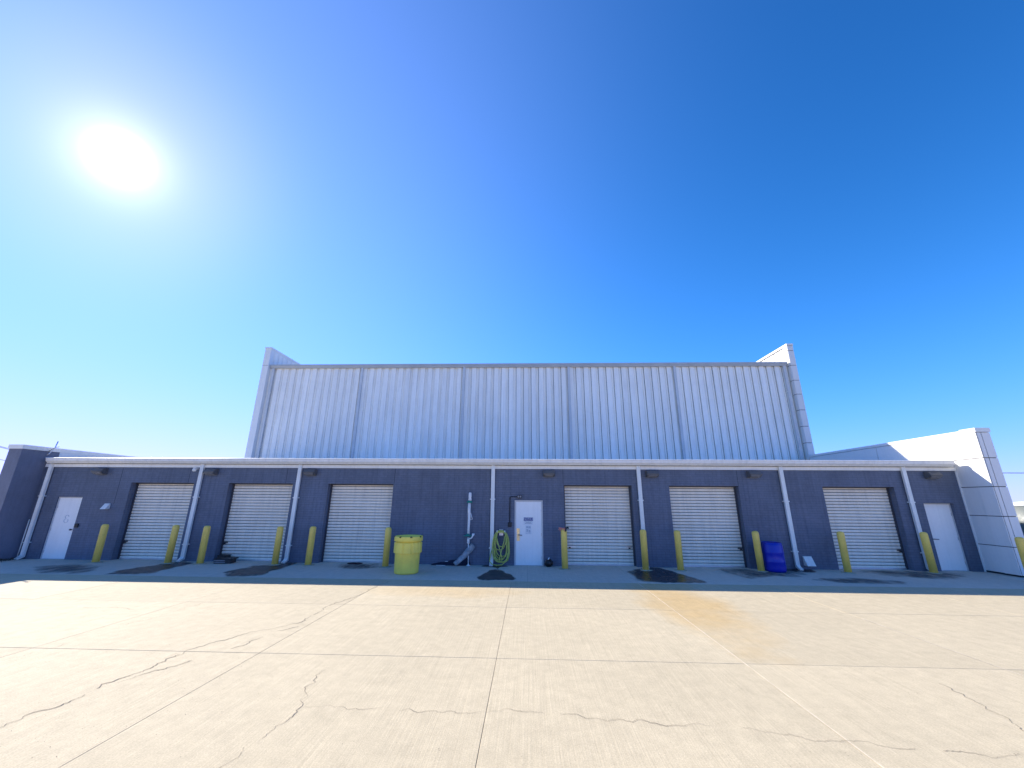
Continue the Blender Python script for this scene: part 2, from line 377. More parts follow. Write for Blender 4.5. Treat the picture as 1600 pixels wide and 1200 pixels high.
# stains spreading from the downspouts
def stain(name, outline, m_, z=.004, inset=.35):
    bm = bmesh.new(); lay = bm.verts.layers.float.new('fade')
    P = [Vector(q) for q in outline]; fine = []
    for a, b in zip(P, P[1:]+P[:1]):
        for k in range(6): fine.append(a.lerp(b, k/6))
    for _ in range(2): fine = [(fine[i-1]+fine[i]*2+fine[(i+1) % len(fine)])/4 for i in range(len(fine))]
    c = sum(P, Vector((0, 0)))/len(P); rings = []
    for s, f in ((1.18, 0.0), (1.04, .22), (.92, .5), (.62, .75), (.25, 1.0)):
        rg = []
        for q in fine:
            v = c+(q-c)*s; v = v+Vector((noise.noise(Vector((v.x*2, v.y*2, 1))), noise.noise(Vector((v.x*2, v.y*2, 5)))))*.16*s
            vv = bm.verts.new((v.x, min(v.y, -.012), z)); vv[lay] = f; rg.append(vv)
        rings.append(rg)
    n = len(fine)
    for a, b in zip(rings, rings[1:]):
        for i in range(n):
            bm.faces.new((a[i], a[(i+1) % n], b[(i+1) % n], b[i]))
    bm.faces.new(rings[-1])
    bmesh.ops.recalc_face_normals(bm, faces=bm.faces)
    for f in bm.faces:
        if f.normal.z < 0: f.normal_flip()
    return ob(name, mesh(name, bm, m_), yard)
stain('wet_stain', [(-12.44,-2.7),(-12.71,-2.09),(-12.68,-1.43),(-12.53,-.84),(-12.54,-.04),(-11.75,-.2),(-11.5,-.9),(-11.47,-1.73),(-11.35,-2.35),(-11.59,-2.7)], 'stain')
stain('wet_stain', [(-8.87,-2.7),(-9.22,-2.2),(-9.39,-1.52),(-9.31,-.92),(-8.78,-.55),(-8.78,-.02),(-8.2,-.02),(-8.0,-.81),(-7.93,-1.95),(-7.93,-2.5),(-8.01,-2.7)], 'stain')
stain('asphalt_patch', [(-1.45,-2.65),(-1.42,-2.2),(-1.31,-1.53),(-1.2,-1.05),(-1.01,-.85),(-.69,-1.3),(-.42,-2.0),(-.24,-2.5),(-.39,-2.72),(-.78,-2.76),(-1.14,-2.76)], 'patch')
stain('wet_stain', [(-1.5,-.02),(-1.5,-.35),(-1.15,-.45),(-1.0,-.9),(-.95,-.4),(-.7,-.25),(-.7,-.02)], 'puddle', .0055)
stain('puddle', [(3.17,-.74),(3.84,-.25),(4.43,-.02),(4.77,-.61),(4.9,-1.55),(5.06,-2.2),(5.09,-2.6),(4.89,-2.74),(4.33,-2.76),(3.72,-2.74),(3.23,-2.6),(3.17,-1.9)], 'puddle')
stain('dirt_smear', [(6.32,-.2),(7.23,-.02),(7.76,-.3),(8.89,-.1),(8.9,-1.0),(8.08,-1.56),(7.45,-1.48),(6.54,-1.92),(6.36,-1.18)], 'dirt')
stain('wet_stain', [(8.5,-.02),(9.7,-.02),(9.6,-.4),(9.2,-.7),(8.7,-.55)], 'puddle', .0055)
stain('dirt_smear', [(11.1,-.02),(12.87,-.02),(13.6,-.1),(14.27,-.5),(13.6,-1.1),(12.49,-1.66),(11.54,-1.25),(10.9,-.7)], 'dirt')
stain('dirt_smear', [(-16.14,-1.53),(-15.81,-1.3),(-15.22,-.95),(-14.2,-1.2),(-13.4,-2.2),(-13.41,-2.64),(-14.01,-2.72),(-14.53,-2.65),(-15.2,-2.3)], 'dirt')
stain('dirt_smear', [(-6.6,-.02),(-5.2,-.02),(-4.9,-.8),(-5.6,-1.3),(-6.5,-.9)], 'dirt')
stain('dirt_smear', [(8.3,-1.9),(9.5,-1.5),(11.0,-1.9),(10.6,-2.5),(9.0,-2.4)], 'dirt')

# ================================================================== WAREHOUSE
wh = thing('warehouse', 'long dark blue brick service building with tall ribbed pale metal hall behind', 'building')
# ---- front wall with openings
G_X = [-15.13, -11.29, -7.46, 1.335, 5.155, 10.575]; G_W, G_H = 2.475, 2.735
OPEN = [(x, x+G_W, G_H, .30) for x in G_X] + [(-17.89, -16.90, 2.19, .10), (-.46, .565, 2.19, .10), (13.92, 14.93, 2.19, .17)]
WX0, WX1, WZ = -18.75, 15.33, 3.32
xs = sorted({WX0, WX1} | {o[0] for o in OPEN} | {o[1] for o in OPEN}); zs = sorted({-.09, WZ} | {o[2] for o in OPEN})
bm = bmesh.new(); vc = {}
def V(x, z, y=0.0):
    k = (round(x, 4), round(y, 4), round(z, 4))
    if k not in vc: vc[k] = bm.verts.new((x, y, z))
    return vc[k]
for xa, xb in zip(xs, xs[1:]):
    for za, zb in zip(zs, zs[1:]):
        xm, zm = (xa+xb)/2, (za+zb)/2
        if any(o[0] < xm < o[1] and zm < o[2] for o in OPEN): continue
        bm.faces.new((V(xa, za), V(xb, za), V(xb, zb), V(xa, zb)))
for x0, x1, h, d in OPEN:
    d += .02
    for quad in (((x0,0,-.09),(x0,0,h),(x0,d,h),(x0,d,-.09)), ((x1,0,-.09),(x1,d,-.09),(x1,d,h),(x1,0,h)), ((x0,0,h),(x1,0,h),(x1,d,h),(x0,d,h))):
        f = bm.faces.new([bm.verts.new(q) for q in quad])
ob('wall', mesh('wall', bm, 'brick'), wh)
# backing behind the openings so that the shell is closed
part('inner_wall', (WX0, WX1, .34, .40, -.09, 3.5), 'gap', wh)
# vertical control joints
for x, z0, z1 in ((-15.6, 1.95, 3.3), (-4.96, 2.74, 3.31), (1.32, 2.74, 3.31), (-12.9, 2.74, 3.31), (-9.1, 2.74, 3.31), (7.63, 2.74, 3.31), (-1.34, 0, 3.31)):
    part('control_joint', (x-.006, x+.006, -.003, .002, z0, z1), 'gap', wh)
# ---- fascia, gutter, roof
part('fascia', (WX0+.02, 15.32, -.05, .03, 3.305, 3.425), 'white_metal', wh)
gp = [(-.04, 3.445), (-.20, 3.445), (-.215, 3.47), (-.25, 3.50), (-.275, 3.53), (-.285, 3.60), (-.305, 3.61), (-.305, 3.635), (-.28, 3.645), (-.04, 3.645)]
cuts = [-18.52, -9.9, -4.6, 1.7, 8.6, 15.10]
part('soffit_shade_strip', (WX0+.02, 15.32, -.02, .03, 3.426, 3.47), 'gap', wh)  # dark-coloured strip painting in the shade line between gutter and fascia
for i, (a, b) in enumerate(zip(cuts, cuts[1:])):
    bm = bmesh.new(); prism(bm, gp, a+.003, b-.003); ob('gutter', mesh('gutter', bm, 'gutter'), wh)
    if i:
        bm = bmesh.new(); prism(bm, [(y-.004 if y < -.1 else y, z+(.004 if z > 3.6 else -.004)) for y, z in gp], a-.02, a+.02); ob('gutter_joint', mesh('gutter_joint', bm, 'gutter'), wh)
bm = bmesh.new(); prism(bm, [(-.03, 3.44), (-.03, 3.62), (7.7, 3.98), (7.7, 3.8)], WX0, 15.33); ob('low_roof', mesh('low_roof', bm, 'roof'), wh)
# ---- downspouts
for x in (-18.45, -12.40, -8.58, -1.255, 4.075, 9.17, 13.46):
    bm = bmesh.new()
    prism(bm, [(x-.065, -.112), (x-.03, -.112), (x-.024, -.104), (x+.024, -.104), (x+.03, -.112), (x+.065, -.112), (x+.065, -.035), (x-.065, -.035)], .12, 3.43, axis='z')
    ds = ob('downspout', mesh('downspout', bm, 'spout'), wh)
    bm = bmesh.new(); prism(bm, [(-.035, .14), (-.118, .14), (-.16, .09), (-.26, .045), (-.245, .0), (-.13, .03), (-.035, .07)], x-.063, x+.063); ob('elbow', mesh('elbow', bm, 'spout'), ds)
    for z in (.55, 2.2): part('strap', (x-.095, x+.095, -.118, -.001, z, z+.035), 'spout', ds)
# ---- roll-up doors
NS = 26; PH = (G_H+.02)/NS
prof = [(.010, .004), (-.006, .008), (-.018, PH*.25), (-.022, PH*.5), (-.019, PH*.76), (-.010, PH-.014), (.010, PH-.010)]
bm = bmesh.new(); prism(bm, prof, .05, G_W-.05); slat_me = mesh('slat', bm, 'slat')
rail_me = boxmesh('guide_rail', (0, .055, -.045, .02, 0, G_H), 'steel')
for gi, x in enumerate(G_X):
    rd = ob('roll_up_door', boxmesh('door_curtain', (x+.002, x+G_W-.002, .292, .33, 0, G_H), 'gap'), wh)
    for k in range(NS): ob('slat', slat_me, rd, (x+random.uniform(-.004, .004), .28+random.uniform(-.0015, .0015), .012+k*PH-.012*(k/NS)))
    ob('guide_rail', rail_me, rd, (x+.003, .275, 0)); ob('guide_rail', rail_me, rd, (x+G_W-.058, .275, 0))
    part('bottom_bar', (x+.06, x+G_W-.06, .235, .27, .0, .045), 'galv', rd)
    part('lintel_angle', (x+.002, x+G_W-.002, .20, .285, G_H-.045, G_H-.002), 'steel', rd)
    for lx in ((x+.18, x+G_W-.18) if gi in (3,) else ((x+.12,) if gi in (0, 1) else (x+G_W-.12,))):
        bm = bmesh.new(); box(bm, lx-.10, lx+.10, .228, .252, .595, .635); box(bm, lx-.03, lx+.03, .21, .25, .56, .60, mi=1)
        lt = ob('slide_latch', mesh('slide_latch', bm, ['galv' if gi == 3 else 'steel', 'black']), rd)
# ---- personnel doors
def pdoor(x0, x1, h, y, hinge_right, lever, fw=.05):
    d = ob('door', boxmesh('door', (x0+fw+.003, x1-fw-.003, y+.012, y+.05, .012, h-fw-.003), 'doorpaint'), wh)
    bm = bmesh.new()
    box(bm, x0+.002, x0+fw, y-.01, y+.06, 0, h-.002); box(bm, x1-fw, x1-.002, y-.01, y+.06, 0, h-.002); box(bm, x0+fw, x1-fw, y-.01, y+.06, h-fw, h-.002)
    ob('door_frame', mesh('door_frame', bm, 'frame'), d)
    part('threshold', (x0+fw, x1-fw, y-.03, y+.05, 0, .011), 'galv', d)
    hx = x1-fw-.012 if hinge_right else x0+fw+.012
    for z in (.25, 1.02, 1.82): part('hinge', (hx-.010, hx+.010, y-.012, y+.013, z-.05, z+.05), 'galv', d)
    kx = x0+fw+.085 if hinge_right else x1-fw-.085
    s = 1 if hinge_right else -1
    if lever:
        bm = bmesh.new(); tube(bm, [(kx, y+.012, 1.0), (kx, y-.05, 1.0), (kx+s*.03, y-.06, 1.0), (kx+s*.14, y-.06, .995)], .013); ob('lever', mesh('lever', bm, 'steel'), d)
    else:
        bm = bmesh.new(); tube(bm, [(kx, y+.012, 1.02), (kx, y-.03, 1.02), (kx, y-.035, 1.02), (kx, y-.075, 1.02)], [.014, .014, .032, .028], 12); ob('knob', mesh('knob', bm, 'steel'), d)
    return d, kx
dl, _ = pdoor(-17.89, -16.90, 2.19, .06, False, False, .03); dl['label'] = 'plain white door with a small dark knob'
dc, kx = pdoor(-.46, .565, 2.19, .03, True, True); dc['label'] = 'pale door with blue NOTICE sign and brass plate'
dr, _ = pdoor(13.92, 14.93, 2.19, .13, True, True, .03); dr['label'] = 'plain white door with dark lever handle'
part('brass_plate', (kx-.052, kx+.052, .034, .044, .80, 1.22), 'brass', dc)
bm = bmesh.new(); box(bm, -.13, .21, .036, .041, 1.345, 1.48, 0); box(bm, -.13, .21, .035, .041, 1.482, 1.59, 1)
text_into(bm, 'NOTICE', .098, .04, 1.536, .0335, 0)
for z, a, b in ((1.445, -.09, .17), (1.415, -.05, .13), (1.385, -.08, .16)):
    x = a
    while x < b:
        l = random.uniform(.02, .05); box(bm, x, min(b, x+l), .0350, .0362, z-.008, z+.008, 2); x += l+.012
ob('notice_sign', mesh('notice_sign', bm, ['paper', 'noticeblue', 'ink']), dc)
bm = bmesh.new(); box(bm, -.07, .15, .037, .041, 1.03, 1.33, 0)
for a in ((-.04, .03, 1.24, 1.30), (.05, .12, 1.22, 1.29), (-.03, .02, 1.10, 1.20), (.05, .11, 1.08, 1.17), (-.045, .12, 1.05, 1.06), (.03, .038, 1.08, 1.28)):
    box(bm, a[0], a[1], .0360, .0372, a[2], a[3], 1)
ob('paper_notice', mesh('paper_notice', bm, ['paper', 'faint']), dc)
bm = bmesh.new()
tube(bm, [(-17.36+.07*math.cos(a), .0715, 1.47+.06*math.sin(a)) for a in [i*.5 for i in range(10)]], .010, 5)
tube(bm, [(-17.36+.08*math.cos(a), .0715, 1.33+.07*math.sin(a)) for a in [2+i*.5 for i in range(11)]], .010, 5)
ob('faded_decal', mesh('faded_decal', bm, 'faint'), dl)
part('door_bell_box', (-16.86, -16.72, -.05, .0, 1.10, 1.24), 'black', wh, .02)
# ---- card reader, conduit, box over the notice door
part('card_reader', (-.69, -.56, -.06, 0, 1.27, 1.43), 'black', wh, .012)
tubeob('conduit', [(-.63, -.025, 1.43), (-.63, -.025, 2.27), (-.615, -.025, 2.30), (-.585, -.025, 2.31), (-.35, -.025, 2.31)], .014, 'black', wh)
bm = bmesh.new(); box(bm, -.36, -.20, -.07, 0, 2.26, 2.37, 0); box(bm, -.345, -.29, -.085, -.07, 2.28, 2.35, 1); box(bm, -.27, -.215, -.085, -.07, 2.28, 2.35, 1)
ob('door_light', mesh('door_light', bm, ['black', 'lens']), wh)
# ---- wall packs
for x in (-16.40, -12.0, -8.15, .80, 4.55, 8.19, 14.40):
    bm = bmesh.new(); prism(bm, [(.0, 3.03), (-.10, 3.03), (-.26, 3.10), (-.27, 3.14), (-.17, 3.255), (.0, 3.27)], x-.21, x+.21)
    bmesh.ops.bevel(bm, geom=list(bm.edges), offset=.014, segments=2, affect='EDGES')
    wp = ob('wall_light', mesh('wall_light', bm, 'housing'), wh)
    bm = bmesh.new(); prism(bm, [(-.12, 3.028), (-.25, 3.086), (-.245, 3.096), (-.115, 3.04)], x-.16, x+.16); ob('lens', mesh('lens', bm, 'lens'), wp)
# ---- security camera
bm = bmesh.new(); lathe(bm, [(.0, 0), (.035, .005), (.06, .03), (.07, .07), (.065, .10), (.04, .115)], 16)
sc_ = ob('security_camera', mesh('security_camera', bm, 'white_metal'), wh, (-12.62, -.17, 3.14)); 
part('camera_bracket', (-.03, .03, -.03, .17, .09, .15), 'white_metal', sc_)
# ---- vents
def hood(x, z, w, h, d, name='vent_hood'):
    bm = bmesh.new()
    prism(bm, [(0, z-h/2), (0, z+h/2), (-.03, z+h/2), (-d, z-h/2)], x-w/2, x-w/2+.012); prism(bm, [(0, z-h/2), (0, z+h/2), (-.03, z+h/2), (-d, z-h/2)], x+w/2-.012, x+w/2)
    prism(bm, [(0, z+h/2), (-.03, z+h/2), (-d, z-h/2), (-d+.012, z-h/2), (-.03, z+h/2-.014), (0, z+h/2-.014)], x-w/2+.013, x+w/2-.013)
    prism(bm, [(-.002, z-h/2+.01), (-.002, z+h/2-.02), (-.006, z+h/2-.02), (-.006, z-h/2+.01)], x-w/2+.014, x+w/2-.014, mi=1)
    return ob(name, mesh(name, bm, ['white_metal', 'gap']), wh)
hood(-15.82, 1.86, .20, .20, .17); hood(9.57, .27, .28, .29, .20)
# ---- white conduit by the dark wing wall
tubeob('white_conduit', [(-18.66, -.05, 0), (-18.66, -.05, 1.37)], .017, 'white_metal', wh)
tubeob('hose_bib', [(-1.10, .0, .20), (-1.10, -.06, .20), (-1.10, -.085, .15)], .02, 'white_metal', wh)

# ---- dark wing wall (to the sun side)
wl = ob('wing_wall', boxmesh('wing_wall', (-19.26, -18.75, -.93, 6.5, -.09, 3.90), 'plaster'), wh)
part('light_panel', (-18.748, -18.735, .30, 6.4, 3.4, 3.90), 'acm_grey', wl)
part('coping', (-19.29, -18.72, -.96, 6.5, 3.90, 4.05), 'white_metal', wl)
bm = bmesh.new(); tube(bm, [(-18.70, -.15, 3.74), (-18.66, -.12, 3.80), (-18.62, -.02, 4.04), (-18.60, .0, 4.30)], .018, 6); tube(bm, [(-18.69, -.14, 3.9), (-18.55, -.05, 4.06), (-18.45, -.02, 4.08)], .014, 6)
ob('bent_bracket', mesh('bent_bracket', bm, 'galv'), wl)

# ---- white panelled wing wall
wr = ob('wing_wall', boxmesh('wing_core', (15.352, 15.72, -1.04, 7.33, -.09, 4.50), 'gap'), wh)
rows = [.045, .875, 1.80, 2.73, 3.665, 4.53]
J = .011
def panel_x(x, y0, y1, z0, z1, dx=.02, m_='acm'): part('cladding_panel', (x, x+dx, y0+J, y1-J, z0+J, z1-J), m_, wr, .003)
def panel_y(y, x0, x1, z0, z1, dy=.02, m_='acm'): part('cladding_panel', (x0+J, x1-J, y, y+dy, z0+J, z1-J), m_, wr, .003)
for a, b in zip(rows, rows[1:]):
    panel_x(15.28, -1.068, -.60, a, b, .025); panel_x(15.33, -.60, .02 if a < 3.6 else 3.03, a, b, .021)
    panel_y(-1.07, 15.305, 15.45, a, b); panel_y(-1.07, 15.45, 15.745, a, b)
    part('cladding_panel', (15.721, 15.742, -1.03, 3.0, a+J, b-J), 'acm', wr, .003)
panel_x(15.33, 3.03, 7.3, 3.665, 4.53, .021)
part('base_trim', (15.34, 15.70, -1.03, -.0, -.02, .044), 'gap', wr)
part('coping', (15.265, 15.765, -1.09, -.58, 4.535, 4.675), 'acm', wr)
part('coping', (15.315, 15.760, -.58, 7.30, 4.535, 4.645), 'acm', wr)
# vertical return strip where the wall meets the panel
part('corner_trim', (15.29, 15.328, -.03, -.001, .0, 3.30), 'acm_grey', wr)

# ---- tall hall
ZU0, ZU1 = 3.7, 9.90; YW = 7.70
hall = ob('upper_wall', boxmesh('upper_wall', (-15.81, 15.39, YW+.05, 33.9, 0, 9.95), 'gap'), wh)
PWD = 6.27/14
prof = [(.011, .03), (.011, -.055), (.27, -.055), (.285, .02), (.330, .02), (.338, -.015), (.375, -.015), (.383, .02), (PWD-.011, .02), (PWD-.011, .035), (.011, .035)]
bm = bmesh.new(); prism(bm, prof, ZU0, ZU1, axis='z'); rib_me = mesh('metal_panel', bm, 'panel')
x = -10.04-14*PWD+PWD
k = 0
while x < 15.12:
    ob('metal_panel', rib_me, hall, (x, YW+random.uniform(-.002, .002), 0)); x += PWD
bm = bmesh.new(); gp2 = [(7.66, 9.88), (7.52, 9.88), (7.50, 9.95), (7.46, 10.0), (7.455, 10.09), (7.66, 10.09)]
prism(bm, gp2, -15.78, 15.28); ob('upper_gutter', mesh('upper_gutter', bm, 'upgutter'), wh)
part('upper_roof', (-15.9, 15.5, 7.66, 34, 9.96, 10.07), 'roof', wh)
for x in (-15.60, -10.04, -3.78, 2.51, 8.76, 15.12):
    us = ob('upper_downspout', boxmesh('upper_downspout', (x-.07, x+.07, 7.54, 7.64, ZU0, 9.88), 'upspout'), wh)
    for z in (5.0, 8.3): part('strap', (x-.085, x+.085, 7.548, 7.69, z, z+.04), 'spout', us)
# parapet fins
fl = ob('parapet_fin', boxmesh('parapet_fin', (-16.20, -15.82, 7.35, 34, 0, 11.08), 'acm_grey'), wh)
part('coping', (-16.22, -15.80, 7.33, 34, 11.08, 11.20), 'acm_grey', fl)
part('seam', (-16.19, -15.83, 7.345, 7.36, 10.0, 10.012), 'gap', fl)
bm = bmesh.new()
for i in range(18): box(bm, -15.818, -15.80, 7.75+i*.45, 7.75+i*.45+.30, 10.1, 10.98)
ob('fin_ribs', mesh('fin_ribs', bm, 'panel'), fl)['kind'] = 'stuff'
fr = ob('parapet_fin', boxmesh('fin_core', (15.40, 15.69, 7.39, 34, 0, 11.05), 'gap'), wh)
sz = [3.7, 4.40, 5.33, 6.25, 7.18, 8.10, 8.93, 9.84, 10.75, 11.06]
for a, b in zip(sz, sz[1:]):
    part('cladding_panel', (15.372+.0, 15.705, 7.35, 7.372, a+.014, b-.014), 'acm', fr, .003)
    part('cladding_panel', (15.36, 15.38, 7.376, 7.74, a+.014, b-.014), 'acm', fr, .003)
    part('cladding_panel', (15.692, 15.71, 7.376, 12, a+.014, b-.014), 'acm', fr, .003)
part('coping', (15.345, 15.725, 7.33, 34, 11.065, 11.19), 'acm', fr)
for i in range(16): part('fin_panel', (15.372, 15.398, 7.78+i*.47, 7.78+i*.47+.41, 10.1, 11.0), 'acm', fr)

# ================================================================== BOLLARDS
bm = bmesh.new(); lathe(bm, [(.105, 0), (.105, 1.17), (.100, 1.205), (.084, 1.235), (.055, 1.252), (.02, 1.258)], 28); post_me = mesh('post', bm, 'yellow')
bm = bmesh.new(); lathe(bm, [(.20, .0), (.195, .008), (.16, .018), (.104, .024)], 28, rmod=lambda r, z, a: r*(1+.08*math.sin(3*a+z*9)+.05*math.sin(7*a))); col_me = mesh('collar', bm, 'collar')
BL = [((-15.08,-.58), 'yellow bollard between the white knob door and the nearest roll-up door'),
 ((-12.50,-.55), 'yellow bollard at a roll-up door by the downspout with the security camera'),
 ((-11.32,-.58), 'yellow bollard beside the dark cases lying at a roll-up door'),
 ((-8.69,-.55), 'yellow bollard across the roll-up door from the dark cases, by a wet stain'),
 ((-7.53,-.54), 'yellow bollard between a downspout and the roll-up door nearest the yellow drum'),
 ((-4.80,-.66), 'yellow bollard right beside the yellow overpack drum'),
 ((1.255,-.60), 'yellow bollard topped by a pink glove, next to the black bag'),
 ((3.91,-.62), 'yellow bollard hiding the foot of the downspout at the dark puddle'),
 ((5.065,-.58), 'yellow bollard between the dark puddle and a roll-up door'),
 ((7.69,-.54), 'yellow bollard right beside the blue barrel'),
 ((10.46,-.54), 'yellow bollard between the floor-level white vent hood and a roll-up door'),
 ((13.27,-.42), 'scuffed yellow bollard in front of the last downspout by the white lever door'),
 ((14.66,-1.88), 'yellow bollard standing in front of the white panelled wing wall')]
for i, ((x, y), lab) in enumerate(BL):
    b = thing('bollard', lab, 'bollard', (x, y, 0), 'yellow bollards guarding the roll-up doors', rotz=i*1.1)
    b.rotation_euler = (random.uniform(-.008, .008), random.uniform(-.008, .008), i*1.1)
    b.scale = (1, 1, 1.0+random.uniform(-.012, .012))
    ob('post', post_me, b); ob('collar', col_me, b)

# ================================================================== THINGS BY THE WALL
# yellow overpack drum
dx, dy = -3.77, -1.72
t = thing('overpack_drum', 'large yellow plastic overpack drum with screw lid standing on the concrete', 'drum', (dx, dy, 0), rotz=.2)
def flute(r, z, a):
    if .60 < z < .90:
        q = (a*10/(2*math.pi)) % 1
        return r-.035 if q < .15 else r
    return r
latheob('body', [(.345, 0), (.365, .012), (.372, .05), (.385, .575), (.39, .585), (.425, .592), (.432, .602), (.432, .604), (.430, .885), (.430, .89), (.375, .90), (.375, .931)], 'drum', t, seg=120, rmod=flute)
lid = latheob('lid', [(.405, .931), (.436, .934), (.442, .945), (.440, 1.06), (.432, 1.078), (.405, 1.082), (.385, 1.06), (.37, 1.035), (.0, 1.04)], 'drum', t, seg=64)
for a in range(8):
    an = a*math.pi/4+.25
    o = part('lug_slot', (-.022, .022, -.03, .03, 1.045, 1.086), 'drumdark', lid, .004); o.rotation_euler = (0, 0, an); o.location = (.428*math.cos(an), .428*math.sin(an), 0)
# blue barrel
t = thing('barrel', 'bright blue plastic barrel against the wall beside a yellow bollard', 'barrel', (8.17, -.50, 0))
latheob('body', [(.27, 0), (.305, .02), (.318, .07), (.322, .14), (.318, .28), (.326, .30), (.326, .33), (.318, .35), (.318, .56), (.326, .58), (.326, .61), (.318, .63), (.316, .80), (.300, .855), (.292, .87), (.292, .895), (.278, .90), (.27, .885), (.0, .882)], 'blue', t, seg=48)
for q in ((.15, .05), (-.15, -.05)): latheob('bung', [(.035, .88), (.035, .897), (.028, .902), (.0, .902)], 'blue', t, (q[0], q[1], 0), 16)
# white pipe stand with green discs
t = thing('pipe_stand', 'tall white pipe stand with two green discs leaning at the brick wall', 'pipe stand', (-2.05, -.2, 0))
latheob('foot', [(.075, 0), (.07, .015), (.03, .03), (.02, .06), (.02, .07)], 'pvc', t, seg=16)
tubeob('rod', [(0, 0, .05), (-.01, 0, .4), (-.02, 0, .76)], .019, 'pvc', t)
latheob('coupling', [(.03, 0), (.045, .01), (.045, .13), (.036, .15), (.036, .20)], 'pvc', t, (-.025, 0, .72), 16)
tubeob('side_arm', [(-.02, -.02, .89), (.05, -.05, .885), (.10, -.06, .91), (.13, -.06, .97), (.15, -.05, 1.03), (.15, -.05, 1.05)], [.028, .028, .028, .03, .05, .045], 'pvc', t)
latheob('disc', [(.05, 0), (.14, .006), (.15, .02), (.14, .035), (.06, .05), (.055, .09)], 'green', t, (-.05, 0, .955), 24)
tubeob('pipe', [(-.035, 0, .98), (-.03, 0, 1.3), (-.022, 0, 1.6), (-.035, .0, 1.85), (-.03, 0, 2.14)], [.045, .042, .05, .055, .05], 'pvc', t, 12)
latheob('disc', [(.05, 0), (.10, .008), (.11, .02), (.09, .05), (.055, .09)], 'green', t, (-.03, 0, 2.08), 20)
latheob('cap', [(.055, 0), (.06, .04), (.05, .10), (.058, .16), (.05, .26), (.03, .29), (.0, .295)], 'pvc', t, (-.018, 0, 2.16), 16)
tubeob('hook', [(.02, -.02, 1.52), (.10, -.03, 1.53), (.08, -.03, 1.58), (.03, -.02, 1.74)], .010, 'pvc', t, 6)
# rolled grey tarp leaning
a, b = Vector((-2.50, -.36, .06)), Vector((-1.90, -.13, .66)); n = 30
bm = bmesh.new(); rings = []; dv = (b-a).normalized(); uu = dv.cross(Vector((0, 0, 1))).normalized(); vv = dv.cross(uu)
for i in range(n+1):
    s = i/n; rg = []
    for k in range(20):
        an = 2*math.pi*k/20
        r = (.075+.035*s)*(1+.22*noise.noise(Vector((s*7, math.cos(an)*1.2, math.sin(an)*1.2)))+.10*noise.noise(Vector((s*22, an*2, 3))))
        if i in (0, n): r *= .75
        rg.append(bm.verts.new(a.lerp(b, s)+Vector((0, 0, -.04*math.sin(math.pi*s)))+uu*math.cos(an)*r+vv*math.sin(an)*r))
    rings.append(rg)
for p, q in zip(rings, rings[1:]):
    for k in range(20): bm.faces.new((p[k], p[(k+1) % 20], q[(k+1) % 20], q[k])).smooth = True
bm.faces.new(rings[0]); bm.faces.new(rings[-1]); bmesh.ops.recalc_face_normals(bm, faces=bm.faces)
tag(ob('rolled_tarp', mesh('rolled_tarp', bm, 'tarp')), 'crumpled grey roll leaning against the wall behind the pipe stand', 'roll')
# dark sheet slumped along the foot of the wall
bm = bmesh.new(); nx, ny = 50, 10; grid = []
for i in range(nx+1):
    u = i/nx; x = -3.35+1.35*u; hgt = .03+.26*u**1.3*(1 if u < .93 else (1-u)/.07); row = []
    for j in range(ny+1):
        v = j/ny; y = -.012-.20*v; z = .006+hgt*(1-v)**1.4*(1+.25*noise.noise(Vector((x*5, v*3, 0))))+.012*noise.noise(Vector((x*14, v*9, 2)))*(1-v)
        if j == ny: z = .006
        row.append(bm.verts.new((x, y, max(.006, z))))
    grid.append(row)
for i in range(nx):
    for j in range(ny): bm.faces.new((grid[i][j], grid[i][j+1], grid[i+1][j+1], grid[i+1][j])).smooth = True
base = [bm.verts.new((r[0].co.x, -.012, .005)) for r in grid]
for i in range(nx): bm.faces.new((grid[i+1][0], base[i+1], base[i], grid[i][0]))
tag(ob('dark_sheet', mesh('dark_sheet', bm, 'navytarp')), 'dark navy sheet slumped low along the foot of the wall', 'tarp')
tag(part('paper_scrap', (-.05, .05, -.02, .02, 0, .012), 'paper', None, .004, (-2.82, -.16, .115)), 'small white scrap lying on the dark navy sheet', 'scrap')
tag(part('white_strip', (-.16, .16, -.012, .012, 0, .012), 'pvc', None, .004, (-3.0, -.26, .006)), 'thin white strip on the concrete beside the dark sheet', 'strip')

